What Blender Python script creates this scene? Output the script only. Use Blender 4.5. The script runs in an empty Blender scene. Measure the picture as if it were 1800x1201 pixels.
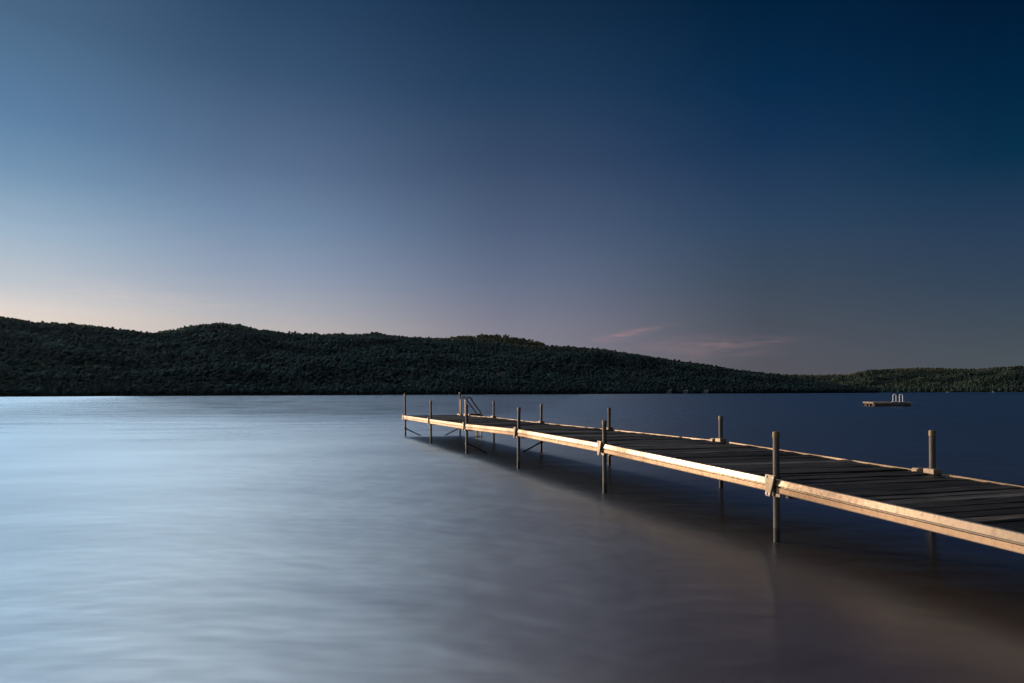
import bpy, math, random
import numpy as np
from mathutils import Vector, Matrix

random.seed(7)
rng = np.random.default_rng(11)
sc = bpy.context.scene
col = sc.collection
R = math.radians

# ------------------------------------------------------------------ camera
H = 1.24                  # eye height over the water
F = 1200.0                # focal length in pixels of the 1800 px wide picture
CX, CY, ROLL = 900.0, 692.2, 0.0039
cam_d = bpy.data.cameras.new('camera')
cam_d.sensor_width = 36.0
cam_d.lens = 24.0
cam_d.shift_y = (CY - 600.5) / 1800.0
cam_d.clip_start = 0.05
cam_d.clip_end = 30000
cam = bpy.data.objects.new('camera', cam_d)
cam.matrix_world = Matrix.Translation((0, 0, H)) @ Matrix.Rotation(R(90), 4, 'X') @ Matrix.Rotation(-ROLL, 4, 'Z')
col.objects.link(cam)
sc.camera = cam

# ------------------------------------------------------------------ world, sun, exposure
SUN_AZ, SUN_EL = -57.0, 5.0      # degrees, azimuth clockwise from the view direction
SUN_STRENGTH = 5.0
NISHITA = 0.05
WATER_ROUGH, WATER_ANISO, WATER_BUMP = .335, .52, .19
WATER_CALM = .20
sc.view_settings.view_transform = 'Standard'
sc.view_settings.look = 'None'
sc.view_settings.exposure = 0
sc.view_settings.gamma = 1


def lin(c):
    out = []
    for v in c:
        v = v / 255.0
        out.append(v / 12.92 if v <= .04045 else ((v + .055) / 1.055) ** 2.4)
    return (*out, 1.0)


class NT:
    """small node-tree helper"""
    def __init__(self, tree):
        self.t = tree

    def n(self, kind, **kw):
        nd = self.t.nodes.new(kind)
        for k, v in kw.items():
            setattr(nd, k, v)
        return nd

    def link(self, a, b):
        self.t.links.new(a, b)

    def put(self, sock, v):
        if hasattr(v, 'is_output') or hasattr(v, 'links'):
            self.t.links.new(v, sock)
        else:
            sock.default_value = v

    def math(self, op, a, b=None, c=None, clamp=False):
        nd = self.n('ShaderNodeMath', operation=op)
        nd.use_clamp = clamp
        self.put(nd.inputs[0], a)
        if b is not None:
            self.put(nd.inputs[1], b)
        if c is not None:
            self.put(nd.inputs[2], c)
        return nd.outputs[0]

    def mix(self, f, a, b, blend='MIX'):
        nd = self.n('ShaderNodeMix', data_type='RGBA', blend_type=blend)
        self.put(nd.inputs['Factor'], f)
        self.put(nd.inputs[6], a)
        self.put(nd.inputs[7], b)
        return nd.outputs[2]

    def ramp(self, fac, stops, interp='LINEAR'):
        nd = self.n('ShaderNodeValToRGB')
        cr = nd.color_ramp
        cr.interpolation = interp
        while len(cr.elements) < len(stops):
            cr.elements.new(0.5)
        for e, (p, c) in zip(cr.elements, stops):
            e.position = p
            e.color = c if len(c) == 4 else (*c, 1)
        self.put(nd.inputs[0], fac)
        return nd.outputs[0]

    def noise(self, vec, scale, detail=4, rough=.55, dist=0):
        nd = self.n('ShaderNodeTexNoise')
        nd.inputs['Scale'].default_value = scale
        nd.inputs['Detail'].default_value = detail
        nd.inputs['Roughness'].default_value = rough
        nd.inputs['Distortion'].default_value = dist
        if vec is not None:
            self.link(vec, nd.inputs['Vector'])
        return nd.outputs['Fac']

    def mapping(self, vec, scale=(1, 1, 1), rot=(0, 0, 0), loc=(0, 0, 0)):
        nd = self.n('ShaderNodeMapping')
        nd.inputs['Scale'].default_value = scale
        nd.inputs['Rotation'].default_value = rot
        nd.inputs['Location'].default_value = loc
        self.link(vec, nd.inputs['Vector'])
        return nd.outputs[0]

    def smooth(self, v, a, b, lo=0, hi=1):
        nd = self.n('ShaderNodeMapRange', interpolation_type='SMOOTHSTEP')
        self.put(nd.inputs['Value'], v)
        for k, x in zip(('From Min', 'From Max', 'To Min', 'To Max'), (a, b, lo, hi)):
            nd.inputs[k].default_value = x
        return nd.outputs[0]


world = bpy.data.worlds.new("World")
sc.world = world
world.use_nodes = True
world.node_tree.nodes.clear()
W = NT(world.node_tree)
tc = W.n('ShaderNodeTexCoord')
sep = W.n('ShaderNodeSeparateXYZ')
W.link(tc.outputs['Generated'], sep.inputs[0])
sx, sy, sz = sep.outputs
EL = W.math('MULTIPLY', W.math('ARCSINE', sz), 180 / math.pi)          # elevation in degrees
AZ = W.math('MULTIPLY', W.math('ARCTAN2', sx, sy), 180 / math.pi)      # azimuth in degrees
ELN = W.math('DIVIDE', W.math('MAXIMUM', EL, 0.0), 90.0, clamp=True)
# sky colour by elevation at a row of azimuths, stops above the frame brightened or warmed to light the water (the after-glow sits beyond the left hills)
STATIONS = [
    (-178, [(0, (34, 38, 46)), (12, (28, 36, 50)), (35, (24, 36, 56)), (90, (52, 66, 86))], 1.0),
    (-100, [(0, (225, 205, 185)), (6, (215, 205, 200)), (14, (175, 190, 210)), (28, (165, 190, 215)),
            (50, (190, 215, 235)), (65, (90, 110, 135)), (90, (52, 66, 86))], 1.5),
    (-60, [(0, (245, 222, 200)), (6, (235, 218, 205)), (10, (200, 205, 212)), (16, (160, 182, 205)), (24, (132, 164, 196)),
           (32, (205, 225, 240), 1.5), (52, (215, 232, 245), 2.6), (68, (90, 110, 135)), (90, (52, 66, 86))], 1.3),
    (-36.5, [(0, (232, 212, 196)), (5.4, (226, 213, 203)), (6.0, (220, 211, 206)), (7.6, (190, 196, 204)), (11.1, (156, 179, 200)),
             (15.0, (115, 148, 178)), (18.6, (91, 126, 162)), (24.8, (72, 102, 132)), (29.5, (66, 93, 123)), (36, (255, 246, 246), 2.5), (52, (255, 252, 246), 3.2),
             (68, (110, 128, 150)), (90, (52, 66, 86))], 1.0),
    (-20.6, [(0, (198, 186, 184)), (5.2, (188, 181, 180)), (6.6, (172, 174, 182)), (9.4, (145, 158, 180)), (13.3, (115, 139, 168)),
             (17.4, (90, 113, 144)), (24, (57, 83, 115)), (28.4, (42, 69, 101)), (31, (36, 66, 102)), (40, (240, 236, 240), 2.2), (58, (240, 236, 238), 1.0),
             (72, (90, 104, 124)), (90, (52, 66, 86))], 1.0),
    (0, [(0, (140, 133, 142)), (5.3, (127, 126, 141)), (9.1, (101, 112, 136)), (13.7, (77, 93, 122)),
         (18.5, (56, 75, 104)), (24.3, (32, 60, 90)), (30, (18, 45, 73)), (33, (20, 46, 74)), (41, (196, 178, 174), 1.35), (60, (150, 138, 134), .6),
         (74, (70, 80, 96)), (90, (52, 66, 86))], 1.0),
    (20.6, [(0, (86, 83, 91)), (2.6, (82, 83, 92)), (4.3, (76, 81, 92)), (8.7, (60, 74, 92)), (13, (45, 68, 95)),
            (19, (20, 50, 84)), (23, (6, 42, 75)), (28.4, (0, 31, 59)), (33, (6, 28, 52)), (42, (58, 47, 45)), (65, (50, 44, 45)), (90, (52, 66, 86))], 1.0),
    (36.5, [(0, (76, 82, 90)), (2.2, (72, 80, 88)), (7.5, (50, 68, 88)), (11.2, (38, 60, 87)), (15.7, (6, 47, 75)),
            (20.5, (0, 36, 65)), (25.5, (0, 24, 51)), (40, (0, 20, 48)), (60, (2, 20, 44)), (90, (52, 66, 86))], 1.0),
    (75, [(0, (40, 46, 56)), (8, (30, 42, 58)), (20, (6, 32, 56)), (40, (6, 26, 48)), (90, (52, 66, 86))], 1.0),
    (178, [(0, (34, 38, 46)), (12, (28, 36, 50)), (35, (24, 36, 56)), (90, (52, 66, 86))], 1.0),
]
sky = None
prev = None
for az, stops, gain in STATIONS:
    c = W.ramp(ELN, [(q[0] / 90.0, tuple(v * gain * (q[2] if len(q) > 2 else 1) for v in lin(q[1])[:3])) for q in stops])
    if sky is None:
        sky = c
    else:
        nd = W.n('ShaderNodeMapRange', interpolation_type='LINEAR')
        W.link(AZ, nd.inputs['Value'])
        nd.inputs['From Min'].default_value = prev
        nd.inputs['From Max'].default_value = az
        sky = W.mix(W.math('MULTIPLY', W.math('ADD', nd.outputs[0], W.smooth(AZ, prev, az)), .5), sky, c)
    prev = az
# thin pink evening clouds, laid out in azimuth and elevation
comb = W.n('ShaderNodeCombineXYZ')
W.link(AZ, comb.inputs[0])
W.link(EL, comb.inputs[1])


def streak(az0, el0, slope, hl, hw, amount):
    """one wisp: soft ellipse round (az0, el0), broken up by stretched noise"""
    da = W.math('SUBTRACT', AZ, az0)
    de = W.math('SUBTRACT', W.math('SUBTRACT', EL, el0), W.math('MULTIPLY', da, slope))
    r2 = W.math('ADD', W.math('POWER', W.math('DIVIDE', da, hl), 2.0), W.math('POWER', W.math('DIVIDE', de, hw), 2.0))
    g = W.math('EXPONENT', W.math('MULTIPLY', r2, -1.0))
    m = W.mapping(comb.outputs[0], scale=(.35, 2.2, 1), rot=(0, 0, -math.atan(slope)))
    nz = W.smooth(W.noise(m, 1.0, 5, .6), .32, .66)
    return W.math('MULTIPLY', W.math('MULTIPLY', g, nz), amount)


wisps = [streak(10.2, 5.05, .17, 2.4, .16, .55), streak(8.6, 4.6, .20, 2.2, .35, .45), streak(17.5, 3.9, .06, 3.6, .35, .38),
         streak(16.5, 3.2, .04, 4.5, .55, .22), streak(21, 4.1, .05, 1.6, .12, .25), streak(13, 3.9, .1, 3.4, .6, .25),
         streak(-30, 7.2, -.12, 5, .9, .18), streak(-24, 7.0, -.08, 5, .5, .12)]
w = wisps[0]
for k in wisps[1:]:
    w = W.math('ADD', w, k)
w = W.math('MULTIPLY', W.math('MINIMUM', w, 0.8), .78)
warm = W.mix(W.smooth(AZ, -20, 5), lin((238, 218, 204)), lin((172, 134, 138)))
sky = W.mix(w, sky, warm)
skyt = W.n('ShaderNodeTexSky', sky_type='NISHITA')
skyt.sun_disc = False
skyt.sun_elevation = R(SUN_EL)
skyt.sun_rotation = R(SUN_AZ)
skyt.air_density = 1.0
skyt.dust_density = 1.0
nish = W.mix(1.0, skyt.outputs[0], (NISHITA, NISHITA, NISHITA, 1), 'MULTIPLY')
# the physical sky only carries the part of the dome round the low sun, outside the after-glow painted above
zone = W.math('MULTIPLY', W.smooth(AZ, -40, -60), W.smooth(AZ, -178, -140))
nish = W.mix(zone, (0, 0, 0, 1), nish)
tot = W.mix(1.0, sky, nish, 'ADD')
bg = W.n('ShaderNodeBackground')
W.link(tot, bg.inputs[0])
bg.inputs[1].default_value = 1.0
wo = W.n('ShaderNodeOutputWorld')
W.link(bg.outputs[0], wo.inputs[0])

SUN = Vector((math.sin(R(SUN_AZ)) * math.cos(R(SUN_EL)), math.cos(R(SUN_AZ)) * math.cos(R(SUN_EL)), math.sin(R(SUN_EL))))
sl = bpy.data.lights.new('sun', 'SUN')
sl.energy = SUN_STRENGTH
sl.angle = R(0.6)
sl.color = (1.0, .70, .45)
so = bpy.data.objects.new('sun', sl)
so.rotation_euler = SUN.to_track_quat('Z', 'Y').to_euler()
so.location = (-40, 30, 30)
col.objects.link(so)


# ------------------------------------------------------------------ helpers
def tag(o, label=None, cat=None, group=None, kind=None):
    for k, v in (('label', label), ('category', cat), ('group', group), ('kind', kind)):
        if v:
            o[k] = v
    return o


def empty(name, loc, **kw):
    o = bpy.data.objects.new(name, None)
    o.location = loc
    o.empty_display_size = .2
    col.objects.link(o)
    return tag(o, **kw)


class MB:
    """collects faces in world coordinates; build() links them as one mesh object"""
    def __init__(self):
        self.v, self.f = [], []

    def add(self, vs, fs):
        o = len(self.v)
        self.v += [tuple(p) for p in vs]
        self.f += [tuple(i + o for i in q) for q in fs]

    def box(self, c, ax, ay, az, hx, hy, hz):
        c, ax, ay, az = Vector(c), Vector(ax).normalized() * hx, Vector(ay).normalized() * hy, Vector(az).normalized() * hz
        vs = [c + ax * i + ay * j + az * k for k in (-1, 1) for j in (-1, 1) for i in (-1, 1)]
        self.add(vs, [(0, 2, 3, 1), (4, 5, 7, 6), (0, 1, 5, 4), (2, 6, 7, 3), (0, 4, 6, 2), (1, 3, 7, 5)])

    def sweep(self, rings, cap=True, closed=True):
        n = len(rings[0])
        vs = [p for r in rings for p in r]
        fs = []
        for a in range(len(rings) - 1):
            for b in range(n if closed else n - 1):
                c = (b + 1) % n
                fs.append((a * n + b, a * n + c, (a + 1) * n + c, (a + 1) * n + b))
        if cap:
            fs.append(tuple(range(n))[::-1])
            fs.append(tuple((len(rings) - 1) * n + i for i in range(n)))
        self.add(vs, fs)

    def tube(self, pts, r, n=12, cap=True):
        pts = [Vector(p) for p in pts]
        rad = r if isinstance(r, (list, tuple)) else [r] * len(pts)
        t0 = (pts[1] - pts[0]).normalized()
        ref = Vector((0, 0, 1)) if abs(t0.z) < .9 else Vector((1, 0, 0))
        u = t0.cross(ref).normalized()
        rings = []
        for i, p in enumerate(pts):
            if i == 0:
                t = pts[1] - p
            elif i == len(pts) - 1:
                t = p - pts[i - 1]
            else:
                t = (pts[i + 1] - p).normalized() + (p - pts[i - 1]).normalized()
            t.normalize()
            u = (u - t * u.dot(t)).normalized()
            v = t.cross(u)
            rings.append([p + (u * math.cos(2 * math.pi * k / n) + v * math.sin(2 * math.pi * k / n)) * rad[i] for k in range(n)])
        self.sweep(rings, cap)

    def build(self, name, mat, parent=None, smooth=False, bevel=0):
        base = Vector((0, 0, 0))
        p = parent
        while p is not None:
            base += Vector(p.location)
            p = p.parent
        me = bpy.data.meshes.new(name)
        me.from_pydata([tuple(Vector(v) - base) for v in self.v], [], self.f)
        me.materials.append(mat)
        me.validate()
        import bmesh
        bm = bmesh.new()
        bm.from_mesh(me)
        bmesh.ops.recalc_face_normals(bm, faces=bm.faces)
        bm.to_mesh(me)
        bm.free()
        if smooth:
            me.polygons.foreach_set('use_smooth', [True] * len(me.polygons))
            try:
                me.set_sharp_from_angle(angle=R(40))
            except Exception:
                pass
        o = bpy.data.objects.new(name, me)
        if parent is not None:
            o.parent = parent
        col.objects.link(o)
        if bevel:
            b = o.modifiers.new('bevel', 'BEVEL')
            b.width = bevel
            b.segments = 2
            b.limit_method = 'ANGLE'
        return o


def np_mesh(name, verts, tris, mat, colors=None, smooth=False):
    """big triangle mesh from numpy arrays"""
    me = bpy.data.meshes.new(name)
    nv, nf = len(verts), len(tris)
    me.vertices.add(nv)
    me.vertices.foreach_set('co', np.asarray(verts, np.float32).ravel())
    me.loops.add(nf * 3)
    me.loops.foreach_set('vertex_index', np.asarray(tris, np.int32).ravel())
    me.polygons.add(nf)
    me.polygons.foreach_set('loop_start', np.arange(0, nf * 3, 3, dtype=np.int32))
    me.update(calc_edges=True)
    if smooth:
        me.polygons.foreach_set('use_smooth', np.ones(nf, bool))
    if colors is not None:
        at = me.color_attributes.new('tint', 'FLOAT_COLOR', 'POINT')
        at.data.foreach_set('color', np.asarray(colors, np.float32).ravel())
    me.materials.append(mat)
    o = bpy.data.objects.new(name, me)
    col.objects.link(o)
    return o


def new_mat(name):
    m = bpy.data.materials.new(name)
    m.use_nodes = True
    m.node_tree.nodes.clear()
    N = NT(m.node_tree)
    b = N.n('ShaderNodeBsdfPrincipled')
    out = N.n('ShaderNodeOutputMaterial')
    N.link(b.outputs[0], out.inputs[0])
    return m, N, b, out


def bump(N, b, height, strength, dist=.01):
    nd = N.n('ShaderNodeBump')
    nd.inputs['Strength'].default_value = strength
    nd.inputs['Distance'].default_value = dist
    N.link(height, nd.inputs['Height'])
    N.link(nd.outputs[0], b.inputs['Normal'])


# ------------------------------------------------------------------ materials
def mat_galv(name, base, dark, metallic, rough, mott=1.0):
    m, N, b, _ = new_mat(name)
    g = N.n('ShaderNodeNewGeometry').outputs['Position']
    big = N.noise(g, 1.7, 4, .6)
    fine = N.noise(g, 38, 5, .7)
    stain = N.noise(N.mapping(g, scale=(14, 14, 1.2)), 1.0, 4, .6)
    c = N.mix(N.smooth(big, .3, .72), base, tuple(x * .78 for x in base[:3]) + (1,))
    c = N.mix(N.math('MULTIPLY', N.smooth(fine, .50, .70), .55 * mott), c, dark)
    worn = N.noise(g, .9, 3, .55)
    c = N.mix(N.math('MULTIPLY', N.smooth(worn, .44, .66), .75 * mott), c, dark)
    c = N.mix(N.math('MULTIPLY', N.smooth(stain, .52, .75), .55 * mott), c, dark)
    N.link(c, b.inputs['Base Color'])
    N.put(b.inputs['Roughness'], N.math('ADD', N.math('ADD', rough, N.math('MULTIPLY', N.smooth(worn, .44, .66), .12 * mott)),
                                        N.math('MULTIPLY', N.math('SUBTRACT', fine, .5), .35)))
    b.inputs['Metallic'].default_value = metallic
    bump(N, b, fine, .25, .002)
    return m


M_rail = mat_galv('weathered_aluminium', (.185, .15, .117, 1), (.075, .052, .034, 1), .55, .38)
M_rail_low = mat_galv('rail_web', (.42, .285, .18, 1), (.20, .13, .08, 1), .66, .52)
M_bracket = mat_galv('bracket_metal', (.32, .25, .18, 1), (.16, .11, .07, 1), .25, .55)
M_post = mat_galv('post_pipe', (.072, .060, .050, 1), (.034, .026, .020, 1), .0, .6, .6)
nt_ = NT(M_post.node_tree)
pb_ = next(n for n in M_post.node_tree.nodes if n.type == 'BSDF_PRINCIPLED')
sp_ = nt_.n('ShaderNodeSeparateXYZ')
nt_.link(nt_.n('ShaderNodeNewGeometry').outputs['Position'], sp_.inputs[0])
src_ = pb_.inputs['Base Color'].links[0].from_socket
nt_.link(nt_.mix(nt_.smooth(sp_.outputs[2], .10, .125), (.012, .010, .008, 1), src_), pb_.inputs['Base Color'])   # wet, weedy foot of the pipe
M_cap = mat_galv('post_cap', (.15, .105, .045, 1), (.07, .04, .02, 1), .1, .55)
M_steel = mat_galv('ladder_tube', (.22, .18, .155, 1), (.12, .09, .07, 1), .5, .4, .4)
M_white = mat_galv('white_tube', (.80, .79, .78, 1), (.6, .55, .5, 1), .0, .4, .3)
M_dark = mat_galv('dark_steel', (.05, .047, .045, 1), (.03, .025, .02, 1), .3, .5)


def mat_wood(name, a, c2, scale_dir, rough=.6):
    m, N, b, _ = new_mat(name)
    g = N.n('ShaderNodeNewGeometry')
    at = N.n('ShaderNodeAttribute', attribute_name='tint')
    p = g.outputs['Position']
    ang = math.atan2(scale_dir[1], scale_dir[0])
    grain = N.noise(N.mapping(N.mapping(p, rot=(0, 0, -ang)), scale=(1.4, 34, 20)), 1.0, 6, .65, .4)
    blot = N.noise(p, 2.6, 4, .6)
    c = N.mix(N.smooth(grain, .32, .7), a, c2)
    c = N.mix(N.math('MULTIPLY', N.smooth(blot, .4, .75), .6), c, tuple(x * .4 for x in a[:3]) + (1,))
    if name == 'weathered_boards':
        c = N.mix(1.0, c, at.outputs['Color'], 'MULTIPLY')
    N.link(c, b.inputs['Base Color'])
    N.put(b.inputs['Roughness'], N.math('ADD', rough, N.math('MULTIPLY', N.math('SUBTRACT', blot, .5), .5)))
    b.inputs['Specular IOR Level'].default_value = .25
    bump(N, b, grain, .6, .006)
    return m


UX, UY = -.3476, .9376        # along the dock, away from the shore
NX, NY = .9376, .3476         # across the dock, to its far side
M_deck = mat_wood('weathered_boards', (.009, .0075, .0065, 1), (.085, .072, .060, 1), (NX, NY))
M_raft = mat_wood('raft_boards', (.15, .12, .095, 1), (.22, .18, .145, 1), (1, 0))
M_float = mat_wood('raft_float', (.030, .020, .016, 1), (.05, .03, .025, 1), (1, 0))

# water: long-exposure lake surface
mw, N, b, wout = new_mat('lake_water')
gp = N.n('ShaderNodeNewGeometry').outputs['Position']
w1 = N.noise(N.mapping(gp, scale=(.32, .50, 1)), 1.0, 3, .5, 0)
w2 = N.noise(N.mapping(gp, scale=(1.25, 2.1, 1), rot=(0, 0, .06)), 1.0, 2.2, .5, .0)
w5 = N.noise(N.mapping(gp, scale=(3.0, 24, 1)), 1.0, 3, .6, .0)
w4 = N.noise(N.mapping(gp, scale=(.16, .42, 1), loc=(3, 7, 0)), 1.0, 4, .5, .2)
w3 = N.noise(N.mapping(gp, scale=(.012, .05, 1), rot=(0, 0, -.1)), 1.0, 4, .6, .3)
hgt = N.math('ADD', N.math('MULTIPLY', w1, .75), N.math('MULTIPLY', w2, .42))
sepw = N.n('ShaderNodeSeparateXYZ')
N.link(gp, sepw.inputs[0])
calm = N.smooth(sepw.outputs[1], 8, 52, 0, 1)        # calmer water further out, a slick that runs out from the dock's end
lee0 = N.smooth(N.math('ADD', sepw.outputs[0], N.math('MULTIPLY', sepw.outputs[1], .55)), -30, 14)
lee1 = N.smooth(N.math('ADD', sepw.outputs[0], N.math('MULTIPLY', sepw.outputs[1], -.10)), 12, -6)
calm = N.math('MULTIPLY', calm, N.math('ADD', N.math('MULTIPLY', N.math('MULTIPLY', lee0, lee1), .85), .15))
rgh = N.math('ADD', N.math('MULTIPLY', N.math('SUBTRACT', w3, .5), .10), N.math('ADD', WATER_ROUGH, N.math('ADD', N.math('MULTIPLY', N.math('SUBTRACT', w4, .5), .20), N.math('MULTIPLY', N.math('SUBTRACT', w5, .5), .09))))
rgh = N.math('SUBTRACT', rgh, N.math('MULTIPLY', calm, WATER_CALM))
b.inputs['Base Color'].default_value = (.125, .064, .024, 1)     # brown of the lake bed, warmed further in place of the rail's reflection
b.inputs['Roughness'].default_value = .5
b.inputs['Specular IOR Level'].default_value = .0
bmp = N.n('ShaderNodeBump')
bmp.inputs['Strength'].default_value = WATER_BUMP
bmp.inputs['Distance'].default_value = .30
N.link(hgt, bmp.inputs['Height'])
gl = N.n('ShaderNodeBsdfAnisotropic')         # ripples run in crests along x, so slopes spread mostly along y
gl.distribution = 'GGX'
gl.inputs['Color'].default_value = (.63, .79, .89, 1)
gl.inputs['Anisotropy'].default_value = WATER_ANISO
N.link(rgh, gl.inputs['Roughness'])
N.link(bmp.outputs[0], gl.inputs['Normal'])
tg = N.n('ShaderNodeCombineXYZ')
tg.inputs[0].default_value = 1.0
N.link(tg.outputs[0], gl.inputs['Tangent'])
mx = N.n('ShaderNodeMixShader')
lw = N.n('ShaderNodeLayerWeight')
lw.inputs['Blend'].default_value = .5
N.link(N.ramp(lw.outputs['Facing'], [(.55, (.62, .62, .62)), (.80, (.80, .80, .80)), (.92, (.92, .92, .92)), (1.0, (.98, .98, .98))]), mx.inputs[0])
N.link(b.outputs[0], mx.inputs[1])
N.link(gl.outputs[0], mx.inputs[2])
N.link(mx.outputs[0], wout.inputs[0])
M_water = mw

# forest: leaf colours, with painted haze and sun, come from each crown's own tint
mf, N, b, _ = new_mat('forest_foliage')
at = N.n('ShaderNodeAttribute', attribute_name='tint')
gp = N.n('ShaderNodeNewGeometry').outputs['Position']
lf = N.noise(gp, .9, 3, .7)
N.link(N.mix(N.smooth(lf, .35, .7), at.outputs['Color'], N.mix(1.0, at.outputs['Color'], (1.5, 1.5, 1.3, 1), 'MULTIPLY')), b.inputs['Base Color'])
b.inputs['Roughness'].default_value = .8
b.inputs['Specular IOR Level'].default_value = .1
M_forest = mf
mh, N, b, _ = new_mat('hill_soil')
b.inputs['Base Color'].default_value = (.022, .026, .016, 1)
b.inputs['Roughness'].default_value = .95
M_hill = mh
mg, N, b, _ = new_mat('shore_sand')
gp = N.n('ShaderNodeNewGeometry').outputs['Position']
N.link(N.mix(N.noise(gp, 6, 6, .7), (.20, .16, .12, 1), (.34, .28, .22, 1)), b.inputs['Base Color'])
b.inputs['Roughness'].default_value = .9
M_sand = mg


def flat_mat(name, c, rough=.7):
    m, N, b, _ = new_mat(name)
    gp = N.n('ShaderNodeNewGeometry').outputs['Position']
    N.link(N.mix(N.noise(gp, 1.3, 4, .6), c, tuple(x * .8 for x in c[:3]) + (1,)), b.inputs['Base Color'])
    b.inputs['Roughness'].default_value = rough
    return m


M_wall = flat_mat('house_wall', (.55, .53, .50, 1))
M_wall2 = flat_mat('cottage_wall', (.07, .065, .06, 1))
M_roof = flat_mat('house_roof', (.10, .09, .085, 1))
M_glass = flat_mat('window_glass', (.03, .035, .045, 1), .15)
M_boat = flat_mat('boat_hull', (.60, .60, .60, 1), .4)


# ------------------------------------------------------------------ picture coordinates of the survey -> world
def unroll(x, y):
    dx, dy = x - CX, y - CY
    return dx - ROLL * dy, dy + ROLL * dx


def el_of(x, y):
    """azimuth (rad) and tangent of the elevation of a direction read off the survey photograph"""
    dx, dy = unroll(x, y)
    return math.atan2(dx, F), -dy / math.hypot(dx, F)


# ------------------------------------------------------------------ water and shore
wv, wf = MB(), None
ys = [-6, 1.5, 6, 15, 40, 120, 400, 1200, 4000, 9000]
rows = []
for y in ys:
    hw = max(60, y * 1.6 + 60)
    rows.append([(-hw, y, 0), (-hw / 3, y, 0), (hw / 3, y, 0), (hw, y, 0)])
wv.sweep(rows, cap=False, closed=False)
water = wv.build('water', M_water)
tag(water, kind='structure')
for p in water.data.polygons:
    if p.normal.z < 0:
        p.flip()

sh = MB()
rows = []
for i in range(14):
    y = 1.0 - i * 1.6
    rows.append([(x, y + .25 * math.sin(x * .37) + .15 * math.sin(x * 1.1), -.35 + .10 * i * 1.1 + .03 * math.sin(x * 2.1 + i)) for x in np.linspace(-60, 60, 90)])
sh.sweep(rows, cap=False, closed=False)
shore = sh.build('shore_ground', M_sand, smooth=True)
tag(shore, kind='structure')


# ------------------------------------------------------------------ hills and their forest
def interp_profile(pts):
    az = np.array([el_of(*p)[0] for p in pts])
    te = np.array([el_of(*p)[1] for p in pts])
    return lambda a: np.interp(a, az, te)


def smooth_noise(seed, n=7, amp=1.0, base=.004):
    r = np.random.default_rng(seed)
    k = r.uniform(.5, 2.2, (n, 2)) * base * r.choice([-1, 1], (n, 2))
    ph = r.uniform(0, 6.28, n)
    am = r.uniform(.4, 1, n)
    am /= am.sum()

    def f(x, y):
        s = 0
        for i in range(n):
            s = s + am[i] * np.sin(x * k[i, 0] * 6.28 + y * k[i, 1] * 6.28 + ph[i])
        return s * amp
    return f


def hill(name, prof, a0, a1, rs, rr, tree_h, nz_amp, seed, expo=.85, back=.35):
    """terrain whose skyline seen from the dock follows prof; rs/rr: shore and ridge distance by azimuth"""
    nz = smooth_noise(seed, 9, nz_amp, .0022)
    nz2 = smooth_noise(seed + 5, 9, nz_amp * .45, .007)

    def height(a, t):
        r0, r1 = rs(a), rr(a)
        r = r0 + t * (r1 - r0)
        zr = np.maximum(prof(a) * r1 + H - tree_h, 1.0)
        g = np.where(t <= 1, np.clip(t, 0, 1) ** expo, 1 - (np.clip(t, 1, 2) - 1) ** 1.6 * .9)
        z = zr * g
        lim = np.clip(t, 0, 1) * np.clip(1 - np.clip(t, 0, 1), 0, 1) * 4
        x, y = r * np.sin(a), r * np.cos(a)
        z = z + (nz(x, y) + nz2(x, y)) * lim * np.clip(zr / 80, .1, 1)
        z = z + .8
        return x, y, z

    na, nt = int((a1 - a0) / R(.22)), 46
    A, T = np.meshgrid(np.linspace(a0, a1, na), np.linspace(-.01, 1 + back, nt))
    x, y, z = height(A, np.maximum(T, 0))
    z = np.where(T < 0, -1.0, z)
    v = np.stack([x, y, z], -1).reshape(-1, 3)
    i = np.arange(na * nt).reshape(nt, na)
    q = np.stack([i[:-1, :-1], i[:-1, 1:], i[1:, 1:], i[1:, :-1]], -1).reshape(-1, 4)
    tr = np.concatenate([q[:, [0, 1, 2]], q[:, [0, 2, 3]]])
    o = np_mesh(name, v, tr, M_hill, smooth=True)
    tag(o, kind='structure')
    return height


ICO = None


def ico():
    t = (1 + 5 ** .5) / 2
    v = np.array([(-1, t, 0), (1, t, 0), (-1, -t, 0), (1, -t, 0), (0, -1, t), (0, 1, t), (0, -1, -t), (0, 1, -t), (t, 0, -1), (t, 0, 1), (-t, 0, -1), (-t, 0, 1)], float)
    v /= np.linalg.norm(v[0])
    f = np.array([(0, 11, 5), (0, 5, 1), (0, 1, 7), (0, 7, 10), (0, 10, 11), (1, 5, 9), (5, 11, 4), (11, 10, 2), (10, 7, 6), (7, 1, 8),
                  (3, 9, 4), (3, 4, 2), (3, 2, 6), (3, 6, 8), (3, 8, 9), (4, 9, 5), (2, 4, 11), (6, 2, 10), (8, 6, 7), (9, 8, 1)])
    return v, f


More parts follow.
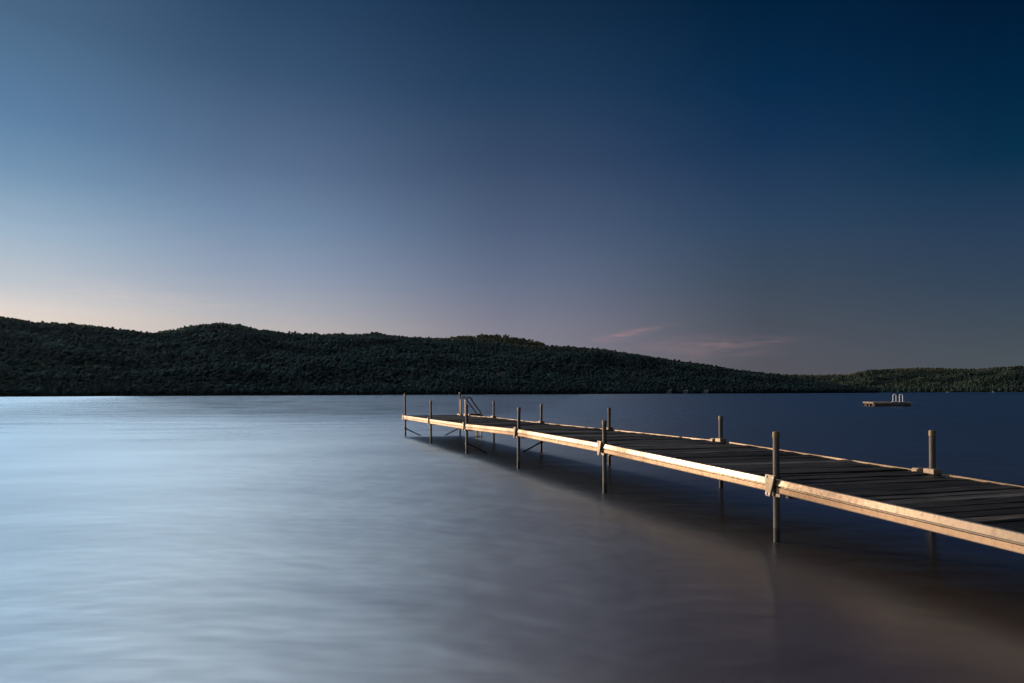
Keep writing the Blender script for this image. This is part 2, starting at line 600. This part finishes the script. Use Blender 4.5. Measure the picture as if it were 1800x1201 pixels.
def forest(name, height, a0, a1, n, rs, rr, rad, seed, label, conifer=.06, lumps=4, tmax=1.12, shore_bias=0.0, tints=None):
    """a wooded slope: every crown is a few ragged leaf clumps, conifers are stacked spiky tiers"""
    r = np.random.default_rng(seed)
    a = r.uniform(a0, a1, n * 2)
    t = r.uniform(0, tmax, n * 2)
    rad_pos = rs(a) + t * (rr(a) - rs(a))
    keep = r.uniform(0, 1, n * 2) < rad_pos / rad_pos.max()
    a, t = a[keep][:n], t[keep][:n]
    m = len(a)
    # a denser hem of trees along the waterline
    hem = int(m * .05)
    a = np.concatenate([a, r.uniform(a0, a1, hem)])
    t = np.concatenate([t, r.uniform(0, .03, hem)])
    m = len(a)
    x, y, z = height(a, t)
    size = rad * r.uniform(.72, 1.3, m)
    patch = smooth_noise(seed + 9, 8, 1.0, .004)(x, y)
    con = r.uniform(0, 1, m) < np.clip(conifer + patch * .3 + (t < .05) * .25 - (t > .82) * .5, 0.0, .9)
    base = np.array([(.030, .050, .052), (.036, .062, .060), (.048, .074, .064), (.066, .078, .056), (.088, .070, .040)])  # leaf colours, blue raised to stand in for haze
    if tints is not None:
        base = np.array(tints)
    idx = np.clip((r.normal(1.0, .8, m) + patch * 2.0 + np.clip((t - .78) * 12, 0, 2.6)), 0, len(base) - 1).astype(int)  # ridge crowns shift to warm olive: sunlit crests painted into the tint
    tint = base[idx] * r.uniform(.75, 1.25, (m, 1))
    tint *= np.exp(smooth_noise(seed + 31, 10, 2.0, .0045)(x * .55, y * 1.3 + z * 6))[:, None] ** .55  # broad lit and dark patches of the slope put into the tint
    tint[con] = np.array((.022, .037, .035)) * r.uniform(.8, 1.3, (con.sum(), 1))
    if name == 'hillside_forest':                 # painted haze glow: crowns tinted lighter to the left, darker to the right
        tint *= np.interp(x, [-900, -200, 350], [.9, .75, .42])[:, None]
    iv, fi = ico()
    V, Fc, C = [], [], []
    off = 0
    for k in range(lumps):
        jit = r.normal(0, 1, (m, 3))
        c = np.stack([x, y, z], -1)
        # deciduous clump
        dx = jit * size[:, None] * .42
        dz = size * (1.15 + .45 * np.abs(jit[:, 2]) - .35 * (k % 3 == 2)) - size * .55 * (k == 0)
        cd = c + np.stack([dx[:, 0], dx[:, 1], dz], -1)
        sd = size * r.uniform(.50, .78, m)
        sc3 = np.stack([sd * r.uniform(.85, 1.2, m), sd * r.uniform(.85, 1.2, m), sd * r.uniform(.75, 1.05, m)], -1)
        # conifer tier
        hc = size * 3.4
        ti = (k + .6) / lumps
        cc = c + np.stack([jit[:, 0] * size * .05, jit[:, 1] * size * .05, hc * ti * .95], -1)
        wc = size * .62 * (1.08 - ti)
        sc_c = np.stack([wc, wc, hc / lumps * .95], -1)
        cen = np.where(con[:, None], cc, cd)
        scl = np.where(con[:, None], sc_c, sc3)
        lump = iv[None] * (1 + r.normal(0, .20, (m, 12, 1)))
        V.append((cen[:, None, :] + lump * scl[:, None, :]).reshape(-1, 3))
        Fc.append((fi[None] + (np.arange(m) * 12)[:, None, None] + off).reshape(-1, 3))
        C.append(np.repeat(np.concatenate([tint * r.uniform(.85, 1.15, (m, 1)), np.ones((m, 1))], 1), 12, 0))
        off += m * 12
    o = np_mesh(name, np.concatenate(V), np.concatenate(Fc), M_forest, np.concatenate(C))
    tag(o, label, 'forest', kind='stuff')
    return o


MAIN = [(-560, 640), (-430, 606), (-320, 575), (-200, 548), (-100, 546), (0, 556), (25, 560), (60, 566), (130, 569), (180, 575), (230, 582), (270, 585), (310, 578), (350, 571),
        (390, 568), (420, 570), (450, 578), (480, 582), (520, 586), (560, 587), (600, 587), (635, 587), (660, 584), (690, 589), (720, 592),
        (760, 594), (800, 596), (850, 600), (900, 604), (950, 608), (1000, 609), (1060, 614), (1110, 622), (1160, 630), (1210, 637), (1260, 644),
        (1290, 650), (1320, 654), (1350, 657), (1390, 663), (1440, 671), (1490, 679), (1540, 686)]
KNOB = [(700, 640), (740, 606), (770, 594), (810, 589), (850, 587), (880, 588), (905, 592), (940, 598), (965, 607), (1000, 622), (1050, 640)]
FAR = [(1250, 668), (1330, 663), (1365, 660), (1400, 660), (1450, 661), (1490, 660), (1510, 655), (1530, 652), (1580, 649), (1620, 648), (1700, 650), (1740, 649),
       (1770, 646), (1800, 645), (1850, 642), (1900, 640), (2000, 646), (2150, 650)]
pm, pk, pf = interp_profile(MAIN), interp_profile(KNOB), interp_profile(FAR)
A = lambda x: el_of(x, 690)[0]
rs_m = lambda a: np.interp(a, [R(-52), R(-37), 0, R(20), R(28)], [900, 930, 1080, 1250, 1500])
rr_m = lambda a: rs_m(a) + np.interp(a, [R(-52), R(-37), R(-12), R(5), R(20), R(28)], [420, 520, 520, 460, 340, 160])
hm = hill('hill', pm, A(-560), A(1545), rs_m, rr_m, 8.0, 26, 3)
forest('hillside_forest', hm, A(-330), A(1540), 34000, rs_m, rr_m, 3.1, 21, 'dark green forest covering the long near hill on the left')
rs_k = lambda a: np.full_like(a, 1500.0)
rr_k = lambda a: np.full_like(a, 1750.0)
hk = hill('hill_knoll', pk, A(700), A(1050), rs_k, rr_k, 9.0, 3, 8)
forest('knoll_forest', hk, A(705), A(1045), 3200, rs_k, rr_k, 3.1, 22, 'olive wooded knoll showing behind the middle of the long hill',
       tints=[(.050, .055, .028), (.066, .066, .030), (.080, .070, .032), (.090, .070, .034), (.10, .07, .034)])  # raised to a light olive, sunlight painted into the crowns
rs_f = lambda a: np.interp(a, [A(1250), A(1500), A(2150)], [2900, 2500, 2350])
rr_f = lambda a: rs_f(a) + np.interp(a, [A(1250), A(1500), A(2150)], [500, 800, 900])
hf = hill('far_hill', pf, A(1250), A(2150), rs_f, rr_f, 9.0, 26, 12)
forest('far_shore_forest', hf, A(1255), A(2010), 19000, rs_f, rr_f, 4.4, 23, 'patchy forest with olive and rusty trees on the far right shore', conifer=.10, lumps=4,
       tints=[(.013, .020, .014), (.016, .023, .015), (.025, .030, .017), (.046, .044, .022), (.066, .046, .024)])

# ------------------------------------------------------------------ dock survey
K = 1.49                                       # metres per survey unit (ten-foot sections)
N_NEAR, N_FAR = 2.71 * K, 3.80 * K             # post rows, distance across the dock axis
near_px = [(1364.5, 841, 760, 9.0), (1062.5, 779.5, 740, 8.0), (912, 754, 717, 7), (820.5, 745, 712, 7), (757.5, 736.5, 705, 7), (712.3, 730.3, 692, 7)]
far_px = [(1639, 831, 757.5), (1267, 775.5, 732), (1071, 755, 717.5), (951.5, 743.5, 711), (868, 733.8, 706), (808.5, 729.3, 690)]


def on_line(x, y, n):
    """ground point of a post read at pixel column x on the row at distance n"""
    dx, dy = unroll(x, y)
    t = dx / F
    d = n / (NX * t + NY)
    return Vector((t * d, d, 0)), d


def z_at(x, y, d):
    return H - unroll(x, y)[1] * d / F


nearP, nearZ, nearTop = [], [], []
for x, yr, yt, _ in near_px:
    p, d = on_line(x, yr, N_NEAR)
    nearP.append(p)
    nearZ.append(z_at(x, yr, d - .03))
    nearTop.append(z_at(x, yt, d))
farP, farZ, farTop = [], [], []
for x, yr, yt in far_px:
    p, d = on_line(x, yr, N_FAR)
    farP.append(p)
    farZ.append(z_at(x, yr, d))
    farTop.append(z_at(x, yt, d))
U = Vector((UX, UY, 0))
NV = Vector((NX, NY, 0))
# two more stations towards the shore, outside the frame
for k, (ds, z) in enumerate(((-2.04, .40), (-4.1, .31))):
    nearP.insert(0, NV * N_NEAR + U * ((3.0 + ds) * K))
    nearZ.insert(0, z)
    nearTop.insert(0, z + .55)
    farP.insert(0, NV * N_FAR + U * ((3.0 + ds) * K))
    farZ.insert(0, z)
    farTop.insert(0, z + .5)
print('near z', [round(z, 3) for z in nearZ], 'far z', [round(z, 3) for z in farZ])
print('near s', [round(p.dot(U), 2) for p in nearP], 'far s', [round(p.dot(U), 2) for p in farP])
NST = len(nearP)
Z = Vector((0, 0, 1))
INB = .052                                     # posts stand this far inside the rail's outer face

dock = empty('dock', (nearP[2] + farP[2]) / 2 * 1.0,
             label='long sectional dock of dark boards with pale metal side rails on pipe posts', cat='dock')

# rail profile: (outward, up from the rail top)
PROFILE = [(-.030, 0.0), (-.001, 0.0), (.003, -.004), (.011, -.050), (.009, -.055), (-.004, -.058), (-.004, -.066), (.003, -.070), (-.001, -.106), (.002, -.110), (-.004, -.116), (-.030, -.117)]


def rail(a, b, out, web, name='side_rail'):
    m = MB()
    m.sweep([[p + out * o + Z * u for o, u in PROFILE] for p in (a, b)])
    o = m.build(name, M_rail, dock, bevel=0)
    o.data.materials.append(web)
    for p in o.data.polygons:
        c = sum((o.data.vertices[i].co for i in p.vertices), Vector()) / len(p.vertices) + dock.location
        if len(p.vertices) == 4 and c.z < (a.z + b.z) / 2 - .069:
            p.material_index = 1                  # lower web coloured lighter and warmer to strengthen its glow in the water
    return o


def deck_section(na, nb, fa, fb, first, last):
    """cross boards between the two rails of one section"""
    m = MB()
    L = ((nb - na).length + (fb - fa).length) / 2
    n = max(3, int(round(L / .146)))
    for i in range(n):
        u0, u1 = (i + .04) / n, (i + .965) / n
        lift0, lift1 = random.gauss(0, .003), random.gauss(0, .003)
        tilt = random.gauss(0, .0025)
        if i in (0, n - 1):
            lift1 += .009                         # end boards have curled up beside the far posts
        end0 = .030
        end1 = .030
        if (i == 0 and not first) or (i == n - 1 and not last):
            end0 = end1 = .125
        warp = [random.gauss(0, .002) for _ in range(7)]
        rings = []
        th = .036
        for j in range(7):
            w = j / 6

            def P(u):
                return na.lerp(nb, u).lerp(fa.lerp(fb, u), w)
            p0, p1 = P(u0), P(u1)
            fwd = (p1 - p0)
            acc = (fa.lerp(fb, u0) - na.lerp(nb, u0)).normalized()
            if j == 0:
                p0, p1 = p0 + acc * (end0 + INB * 0), p1 + acc * (end0 + INB * 0)
            if j == 6:
                p0, p1 = p0 - acc * end1, p1 - acc * end1
            dz = lift0 * (1 - w) + lift1 * w + warp[j] - .013
            c = .006
            f = fwd.normalized()
            rings.append([p0 + Z * (dz - th + tilt), p0 + Z * (dz - c + tilt), p0 + f * c + Z * (dz + tilt), p1 - f * c + Z * (dz - tilt), p1 + Z * (dz - c - tilt), p1 + Z * (dz - th - tilt)])
        m.sweep(rings)
    nboard = len(m.v)
    # joists under the boards
    for w in (.25, .5, .75):
        a, b2 = na.lerp(fa, w), nb.lerp(fb, w)
        a, b2 = a.lerp(b2, .02), a.lerp(b2, .98)
        ax = (b2 - a)
        m.box((a + b2) / 2 - Z * .092, ax, NV, Z, ax.length / 2, .02, .036)
    o = m.build('deck_boards', M_deck, dock)
    tone = [random.choice((.25, .35, .5, .6, .8, 1.0, 1.4, 2.0)) * random.uniform(.85, 1.15) for _ in range(n)]
    at = o.data.color_attributes.new('tint', 'FLOAT_COLOR', 'POINT')
    for k in range(len(o.data.vertices)):
        t = tone[k // 42] if k < nboard else .6
        at.data[k].color = (t, t * .97, t * .94, 1)
    return o


OUT_N, OUT_F = -NV, NV
JOINT = .075                                   # the rails butt just shoreward of each post
gap = .012
for i in range(NST - 1):
    js = U * -(JOINT - .028)
    na = nearP[i] + OUT_N * INB + Z * nearZ[i] + js
    nb = nearP[i + 1] + OUT_N * INB + Z * nearZ[i + 1] + js
    fa = farP[i] + OUT_F * INB + Z * farZ[i] + js
    fb = farP[i + 1] + OUT_F * INB + Z * farZ[i + 1] + js
    last = i == NST - 2
    if last:
        e = U * .09
        nb, fb = nb + e, fb + e
    dn, df = (nb - na).normalized() * gap, (fb - fa).normalized() * gap
    rail(na + dn, nb - dn, OUT_N, M_rail_low)
    rail(fa + df, fb - df, OUT_F, M_rail_low)
    deck_section(na + dn, nb - dn, fa + df, fb - df, i == 0, last)
    # cross beams at both ends of the section
    if last:
        m = MB()
        ax = fb - nb
        m.box((nb + fb) / 2 + U * .014 - Z * .062, ax, U, Z, ax.length / 2 - .002, .013, .056)
        m.build('end_rail', M_rail, dock)
    for q0, q1 in ((na + dn * 8, fa + df * 8), (nb - dn * 8, fb - df * 8)):
        m = MB()
        ax = q1 - q0
        m.box((q0 + q1) / 2 - Z * .10, ax, U, Z, ax.length / 2 - .035, .02, .045)
        m.build('cross_beam', M_dark, dock)

# posts with their caps, sleeves and joint plates
BR = .0258


def post(p, ztop, zdeck, near, i):
    lean = Vector((random.gauss(0, .004), random.gauss(0, .004), 0))
    m = MB()
    zs = [-1.1, .0, zdeck, ztop]
    m.tube([p + lean * (z - zdeck) + Z * z for z in zs], BR, 20)
    po = m.build('post', M_post, dock, smooth=True)
    c = MB()
    top = p + lean * (ztop - zdeck)
    cap_h = .045
    c.tube([top + Z * (ztop - cap_h), top + Z * (ztop - .006), top + Z * (ztop + .004), top + Z * (ztop + .008)], [BR + .0035, BR + .0035, BR + .001, BR * .6], 20)
    c.build('cap', M_cap, po, smooth=True)
    s = MB()
    s.tube([p + Z * (zdeck - .15), p + Z * (zdeck - .148), p + Z * (zdeck + .010), p + Z * (zdeck + .012)], [BR + .002, BR + .009, BR + .009, BR + .002], 16)
    s.build('sleeve', M_bracket if not near else M_post, po, smooth=True)
    return po


def joint_plate(p, z, out, i):
    """tapered splice plate bolted over the joint of two rails"""
    face = p - U * JOINT + out * (INB + .018) + Z * z
    along = U                                   # towards the far end; the plate sits on the outer section
    m = MB()
    th = out * .007
    W0, W1 = .118, .052
    a0 = along * -.006
    q = [face + a0 + Z * .030, face + along * W0 + Z * .030, face + along * W0 - Z * .148, face + along * W1 - Z * .148]
    m.sweep([[v for v in q], [v + th for v in q]])
    # return flange standing out along the slanted edge
    e0, e1 = q[0], q[3]
    m.sweep([[e0, e1, e1 + out * .022, e0 + out * .022], [e0 + along * .005, e1 + along * .005, e1 + along * .005 + out * .022, e0 + along * .005 + out * .022]])
    br = m.build('joint_plate', M_bracket, dock)
    for dx, dz in ((W0 - .018, .012), (.022, .008), (W0 - .018, -.128), (W1 + .012, -.130)):
        b = MB()
        c = face + along * dx + Z * dz + th
        b.tube([c, c + out * .006, c + out * .009], [.0105, .0105, .006], 10)
        b.build('bolt', M_white, br, smooth=True)
    # lower clamp on the shore-side section
    k = MB()
    k.box(face + along * -.03 - Z * .128, U, out, Z, .022, .008, .012)
    k.build('clamp', M_bracket, br)
    return br


def corner_block(p, z, i):
    """blocks of the far row showing above the boards"""
    m = MB()
    m.box(p - U * .000 + Z * (z + .012), U, NV, Z, .052, .050, .026)
    m.box(p + U * .150 + NV * .01 + Z * (z + .008), U, NV, Z, .032, .038, .020)
    m.box(p + U * .150 - NV * .035 + Z * (z - .03), U, NV, Z, .028, .006, .05)
    return m.build('corner_block', M_bracket, dock, bevel=.004)


for i in range(NST):
    post(nearP[i], nearTop[i], nearZ[i], True, i)
    if i < NST - 1:
        joint_plate(nearP[i], nearZ[i], OUT_N, i)
    post(farP[i], farTop[i], farZ[i], False, i)
    corner_block(farP[i], farZ[i], i)

# end corner plates and diagonal braces under the outer stations
m = MB()
m.box(nearP[-1] + OUT_N * (INB + .02) + U * .035 + Z * (nearZ[-1] - .055), U, NV, Z, .04, .006, .075)
m.build('corner_plate', M_bracket, dock)
for i in (NST - 1, NST - 3):
    a, b2 = nearP[i], farP[i]
    za, zb = (.235, .235) if i == NST - 1 else (.215, .215)
    for s, e, z0, side in ((a, b2, za, 1), (b2, a, zb, -1)):
        m = MB()
        d = (e - s)
        off = U * (.04 * side)
        p0 = s + off + Z * z0
        p1 = s + off + d * .85 + Z * (z0 - .85 * d.length * .50)
        m.tube([p0, p1], .017, 10)
        m.tube([s + Z * (z0 - .035), s + Z * (z0 + .035)], BR + .008, 14)
        m.build('brace', M_dark, dock, smooth=True)

# ------------------------------------------------------------------ swim ladder at the outer far corner
def arc_pts(c, ax, r, a0, a1, n=10):
    return [c + ax * (math.cos(R(a0 + (a1 - a0) * k / n)) * r) + Z * (math.sin(R(a0 + (a1 - a0) * k / n)) * r) for k in range(n + 1)]


zl = farZ[-1]
L0 = farP[-1] - U * .33 - NV * .07 + Z * zl
lad = empty('swim_ladder', L0 + NV * .3, label='metal swim ladder with two hooped handrails at the outer end of the dock', cat='ladder')
for k in (0, 1):
    q = L0 - U * (.50 * k)
    m = MB()
    top = .43
    pts = [q, q + Z * top] + arc_pts(q + NV * .10 + Z * top, NV, .10, 180, 55, 8)[1:]
    pts += [q + NV * .25 + Z * (top - .08), q + NV * .45 + Z * .10, q + NV * .475 + Z * .0, q + NV * .48 - Z * .2, q + NV * .48 - Z * 1.0]
    m.tube(pts, .020, 10)
    m.build('handrail', M_steel, lad, smooth=True)
m = MB()
for j in range(2):
    m.box(L0 - U * .25 + NV * (.19 + .19 * j) + Z * .03, U, NV, Z, .30, .09, .016)
m.box(L0 - U * .25 + NV * .30 - Z * .005, U, NV, Z, .22, .26, .012)
m.build('platform', M_dark, lad)
for j, zz in enumerate((-.18, -.44, -.70)):
    m = MB()
    m.box(L0 - U * .25 + NV * .48 + Z * zz, U, NV, Z, .235, .04, .012)
    m.build('step', M_dark, lad)
m = MB()
m.tube([L0 - U * .25 + NV * .42 - Z * .02, L0 - U * .25 + NV * .44 - Z * .9], .02, 10)
m.build('support_leg', M_steel, lad, smooth=True)
for k in (0, 1):
    m = MB()
    m.box(L0 - U * (.50 * k) + Z * .004, U, NV, Z, .05, .035, .012)
    m.build('foot_plate', M_bracket, lad)

# ------------------------------------------------------------------ swim raft
xr, d_r = 1535, 60.0
tx, _ = unroll(xr, 710)
corner = Vector((tx / F * d_r, d_r, 0))
va = math.atan2(corner.x, corner.y)
ang = R(15)
fx = Vector((math.cos(-va + ang * -1 + 0), math.sin(-va - ang), 0))      # along the front face, to the right
fx = Vector((math.cos(va), -math.sin(va), 0))
fx = (Matrix.Rotation(-ang * -1, 4, 'Z') @ fx)
fy = Vector((-fx.y, fx.x, 0))                                             # away from the viewer
RW, RD, RZ = 3.12, 3.3, .38
raft = empty('swim_raft', corner + fx * RW / 2 + fy * RD / 2, label='square swim raft floating off the dock with white handrail hoops', cat='raft')
ctr = corner + fx * RW / 2 + fy * RD / 2
m = MB()
nb_ = 22
for i in range(nb_):
    w = RW / nb_
    m.box(ctr + fx * (-RW / 2 + (i + .5) * w) + Z * (RZ - .02 + random.gauss(0, .003)), fx, fy, Z, w * .47, RD / 2 - .025, .02)
m.build('deck', M_raft, raft)
m = MB()
for s in (-1, 1):
    m.box(ctr + fx * (s * (RW / 2 - .02)) + Z * (RZ - .085), fx, fy, Z, .02, RD / 2, .055)
    m.box(ctr + fy * (s * (RD / 2 - .02)) + Z * (RZ - .085), fx, fy, Z, RW / 2 - .041, .02, .055)
m.build('fascia', M_raft, raft)
for s in (-1, 1):
    m = MB()
    m.box(ctr + fy * (s * (RD / 2 - .45)) + Z * (.08), fx, fy, Z, RW / 2 - .10, .38, .155)
    m.build('float', M_float, raft, bevel=.05)
m = MB()
m.box(ctr + fx * -(RW / 2 - .12) + Z * .10, fx, fy, Z, .02, .07, .095)
m.build('bracket', M_bracket, raft)
hx0 = corner + fx * (RW * .555) + fy * .10
for k in (0, 1):
    q = hx0 + fx * (.52 * k) + Z * (RZ + .0)
    m = MB()
    r_ = .125
    hgt_ = .55
    pts = [q - fx * r_, q - fx * r_ + Z * hgt_] + arc_pts(q + Z * hgt_, fx, r_, 180, 0, 10)[1:] + [q + fx * r_]
    m.tube(pts, .028, 10)
    m.box(q + Z * .01, fx, fy, Z, .20, .06, .03)
    m.build('handrail', M_white, raft, smooth=True)
m = MB()
m.box(hx0 + fx * .26 - fy * .13 + Z * .22, fx, fy, Z, .55, .025, .14)
m.build('ladder_panel', M_dark, raft)


# ------------------------------------------------------------------ buildings and boats along the far shore
def cottage(px, py, w, h, roofh, height, t, label, wall, group='cottages along the far shore', off=0.0, dep=6.0):
    a = el_of(px, py)[0]
    x, y, z = height(np.array([a]), np.array([t]))
    base = Vector((float(x[0]), float(y[0]), float(z[0]) + off))
    rt = Vector((math.cos(a), -math.sin(a), 0))
    fw = Vector((math.sin(a), math.cos(a), 0))
    e = empty('cottage', base, label=label, cat='house', group=group)
    m = MB()
    m.box(base + Z * (h / 2 - 1.5), rt, fw, Z, w / 2, dep / 2, h / 2 + 1.5)
    m.build('wall', wall, e)
    m = MB()
    o = .5
    pr = [(-dep / 2 - o, h), (0, h + roofh), (dep / 2 + o, h)]
    m.sweep([[base + rt * s + fw * f + Z * (u + .02) for f, u in pr] for s in (-w / 2 - o, w / 2 + o)])
    m.build('roof', M_roof, e)
    nw = max(2, int(w / 3.5))
    for k in range(nw):
        m = MB()
        c = base + rt * (-w / 2 + (k + .5) * w / nw) - fw * (dep / 2 + .03) + Z * (h * .5)
        m.box(c, rt, fw, Z, .6, .03, .75)
        m.build('window', M_glass, e)
    return e


cottage(1786, 648, 22, 5, 3, hf, .985, 'pale house on top of the far hill at the right edge', M_wall, off=5.0)
cottage(1590, 682, 16, 4, 3, hf, .03, 'low cottage in the trees behind the swim raft', M_wall2, off=2.5)
cottage(1608, 683, 12, 4, 3, hf, .03, 'small cottage just right of the low one behind the swim raft', M_wall2, off=2.5)
cottage(1175, 690, 9, 3.5, 2.5, hm, .0, 'dim cottage at the waterline below the slope of the near hill, leftmost of three', M_wall2, off=.3)
cottage(1205, 690, 8, 3.5, 2.5, hm, .0, 'dim cottage at the waterline below the slope of the near hill, middle of three', M_wall2, off=.3)
cottage(1240, 690, 10, 3.0, 2.5, hm, .0, 'dim cottage at the waterline below the slope of the near hill, rightmost of three', M_wall2, off=.3)


def boat(px, dist, L, label):
    dx, _ = unroll(px, 690)
    a = math.atan2(dx, F)
    base = Vector((dist * math.sin(a), dist * math.cos(a), 0))
    rt = Vector((math.cos(a), -math.sin(a), 0))
    fw = Vector((math.sin(a), math.cos(a), 0))
    e = empty('moored_boat', base, label=label, cat='boat', group='boats moored at the far shore')
    m = MB()
    rings = []
    for k, (s, wd, zt) in enumerate(((-.5, .8, 1.0), (-.2, 1.0, .95), (.2, .9, 1.0), (.42, .45, 1.2), (.5, .05, 1.35))):
        c = base + rt * (s * L)
        rings.append([c - fw * wd * 1.2 + Z * zt, c - fw * wd * .7 - Z * .1, c + fw * wd * .7 - Z * .1, c + fw * wd * 1.2 + Z * zt])
    m.sweep(rings)
    m.build('hull', M_boat, e)
    m = MB()
    m.box(base - rt * L * .05 + Z * 2.6, rt, fw, Z, L * .22, .9, .08)
    for s in (-.2, .12):
        for v in (-.7, .7):
            m.tube([base + rt * (s * L) + fw * v + Z * .9, base + rt * (s * L) + fw * v + Z * 2.55], .05, 6)
    m.build('canopy', M_boat, e)
    return e


boat(1512, 1650, 9.5, 'pale boat at the shore left of the swim raft')
boat(1666, 2300, 7, 'small pale boat at the far shore right of the swim raft')
boat(1746, 2280, 7, 'small pale boat at the far shore near the right edge')


# ------------------------------------------------------------------ evening air
HAZE = 4.0e-6
if HAZE:
    m = MB()
    m.box((0, 2400, 160), (1, 0, 0), (0, 1, 0), (0, 0, 1), 5200, 2440, 163)
    mhz = bpy.data.materials.new('evening_air')
    mhz.use_nodes = True
    mhz.node_tree.nodes.clear()
    NH = NT(mhz.node_tree)
    pv = NH.n('ShaderNodeVolumePrincipled')
    pv.inputs['Color'].default_value = (.55, .80, 1.0, 1)
    pv.inputs['Density'].default_value = HAZE
    pv.inputs['Anisotropy'].default_value = .5
    ho = NH.n('ShaderNodeOutputMaterial')
    NH.link(pv.outputs[0], ho.inputs['Volume'])
    hz = m.build('haze', mhz)
    tag(hz, kind='stuff')
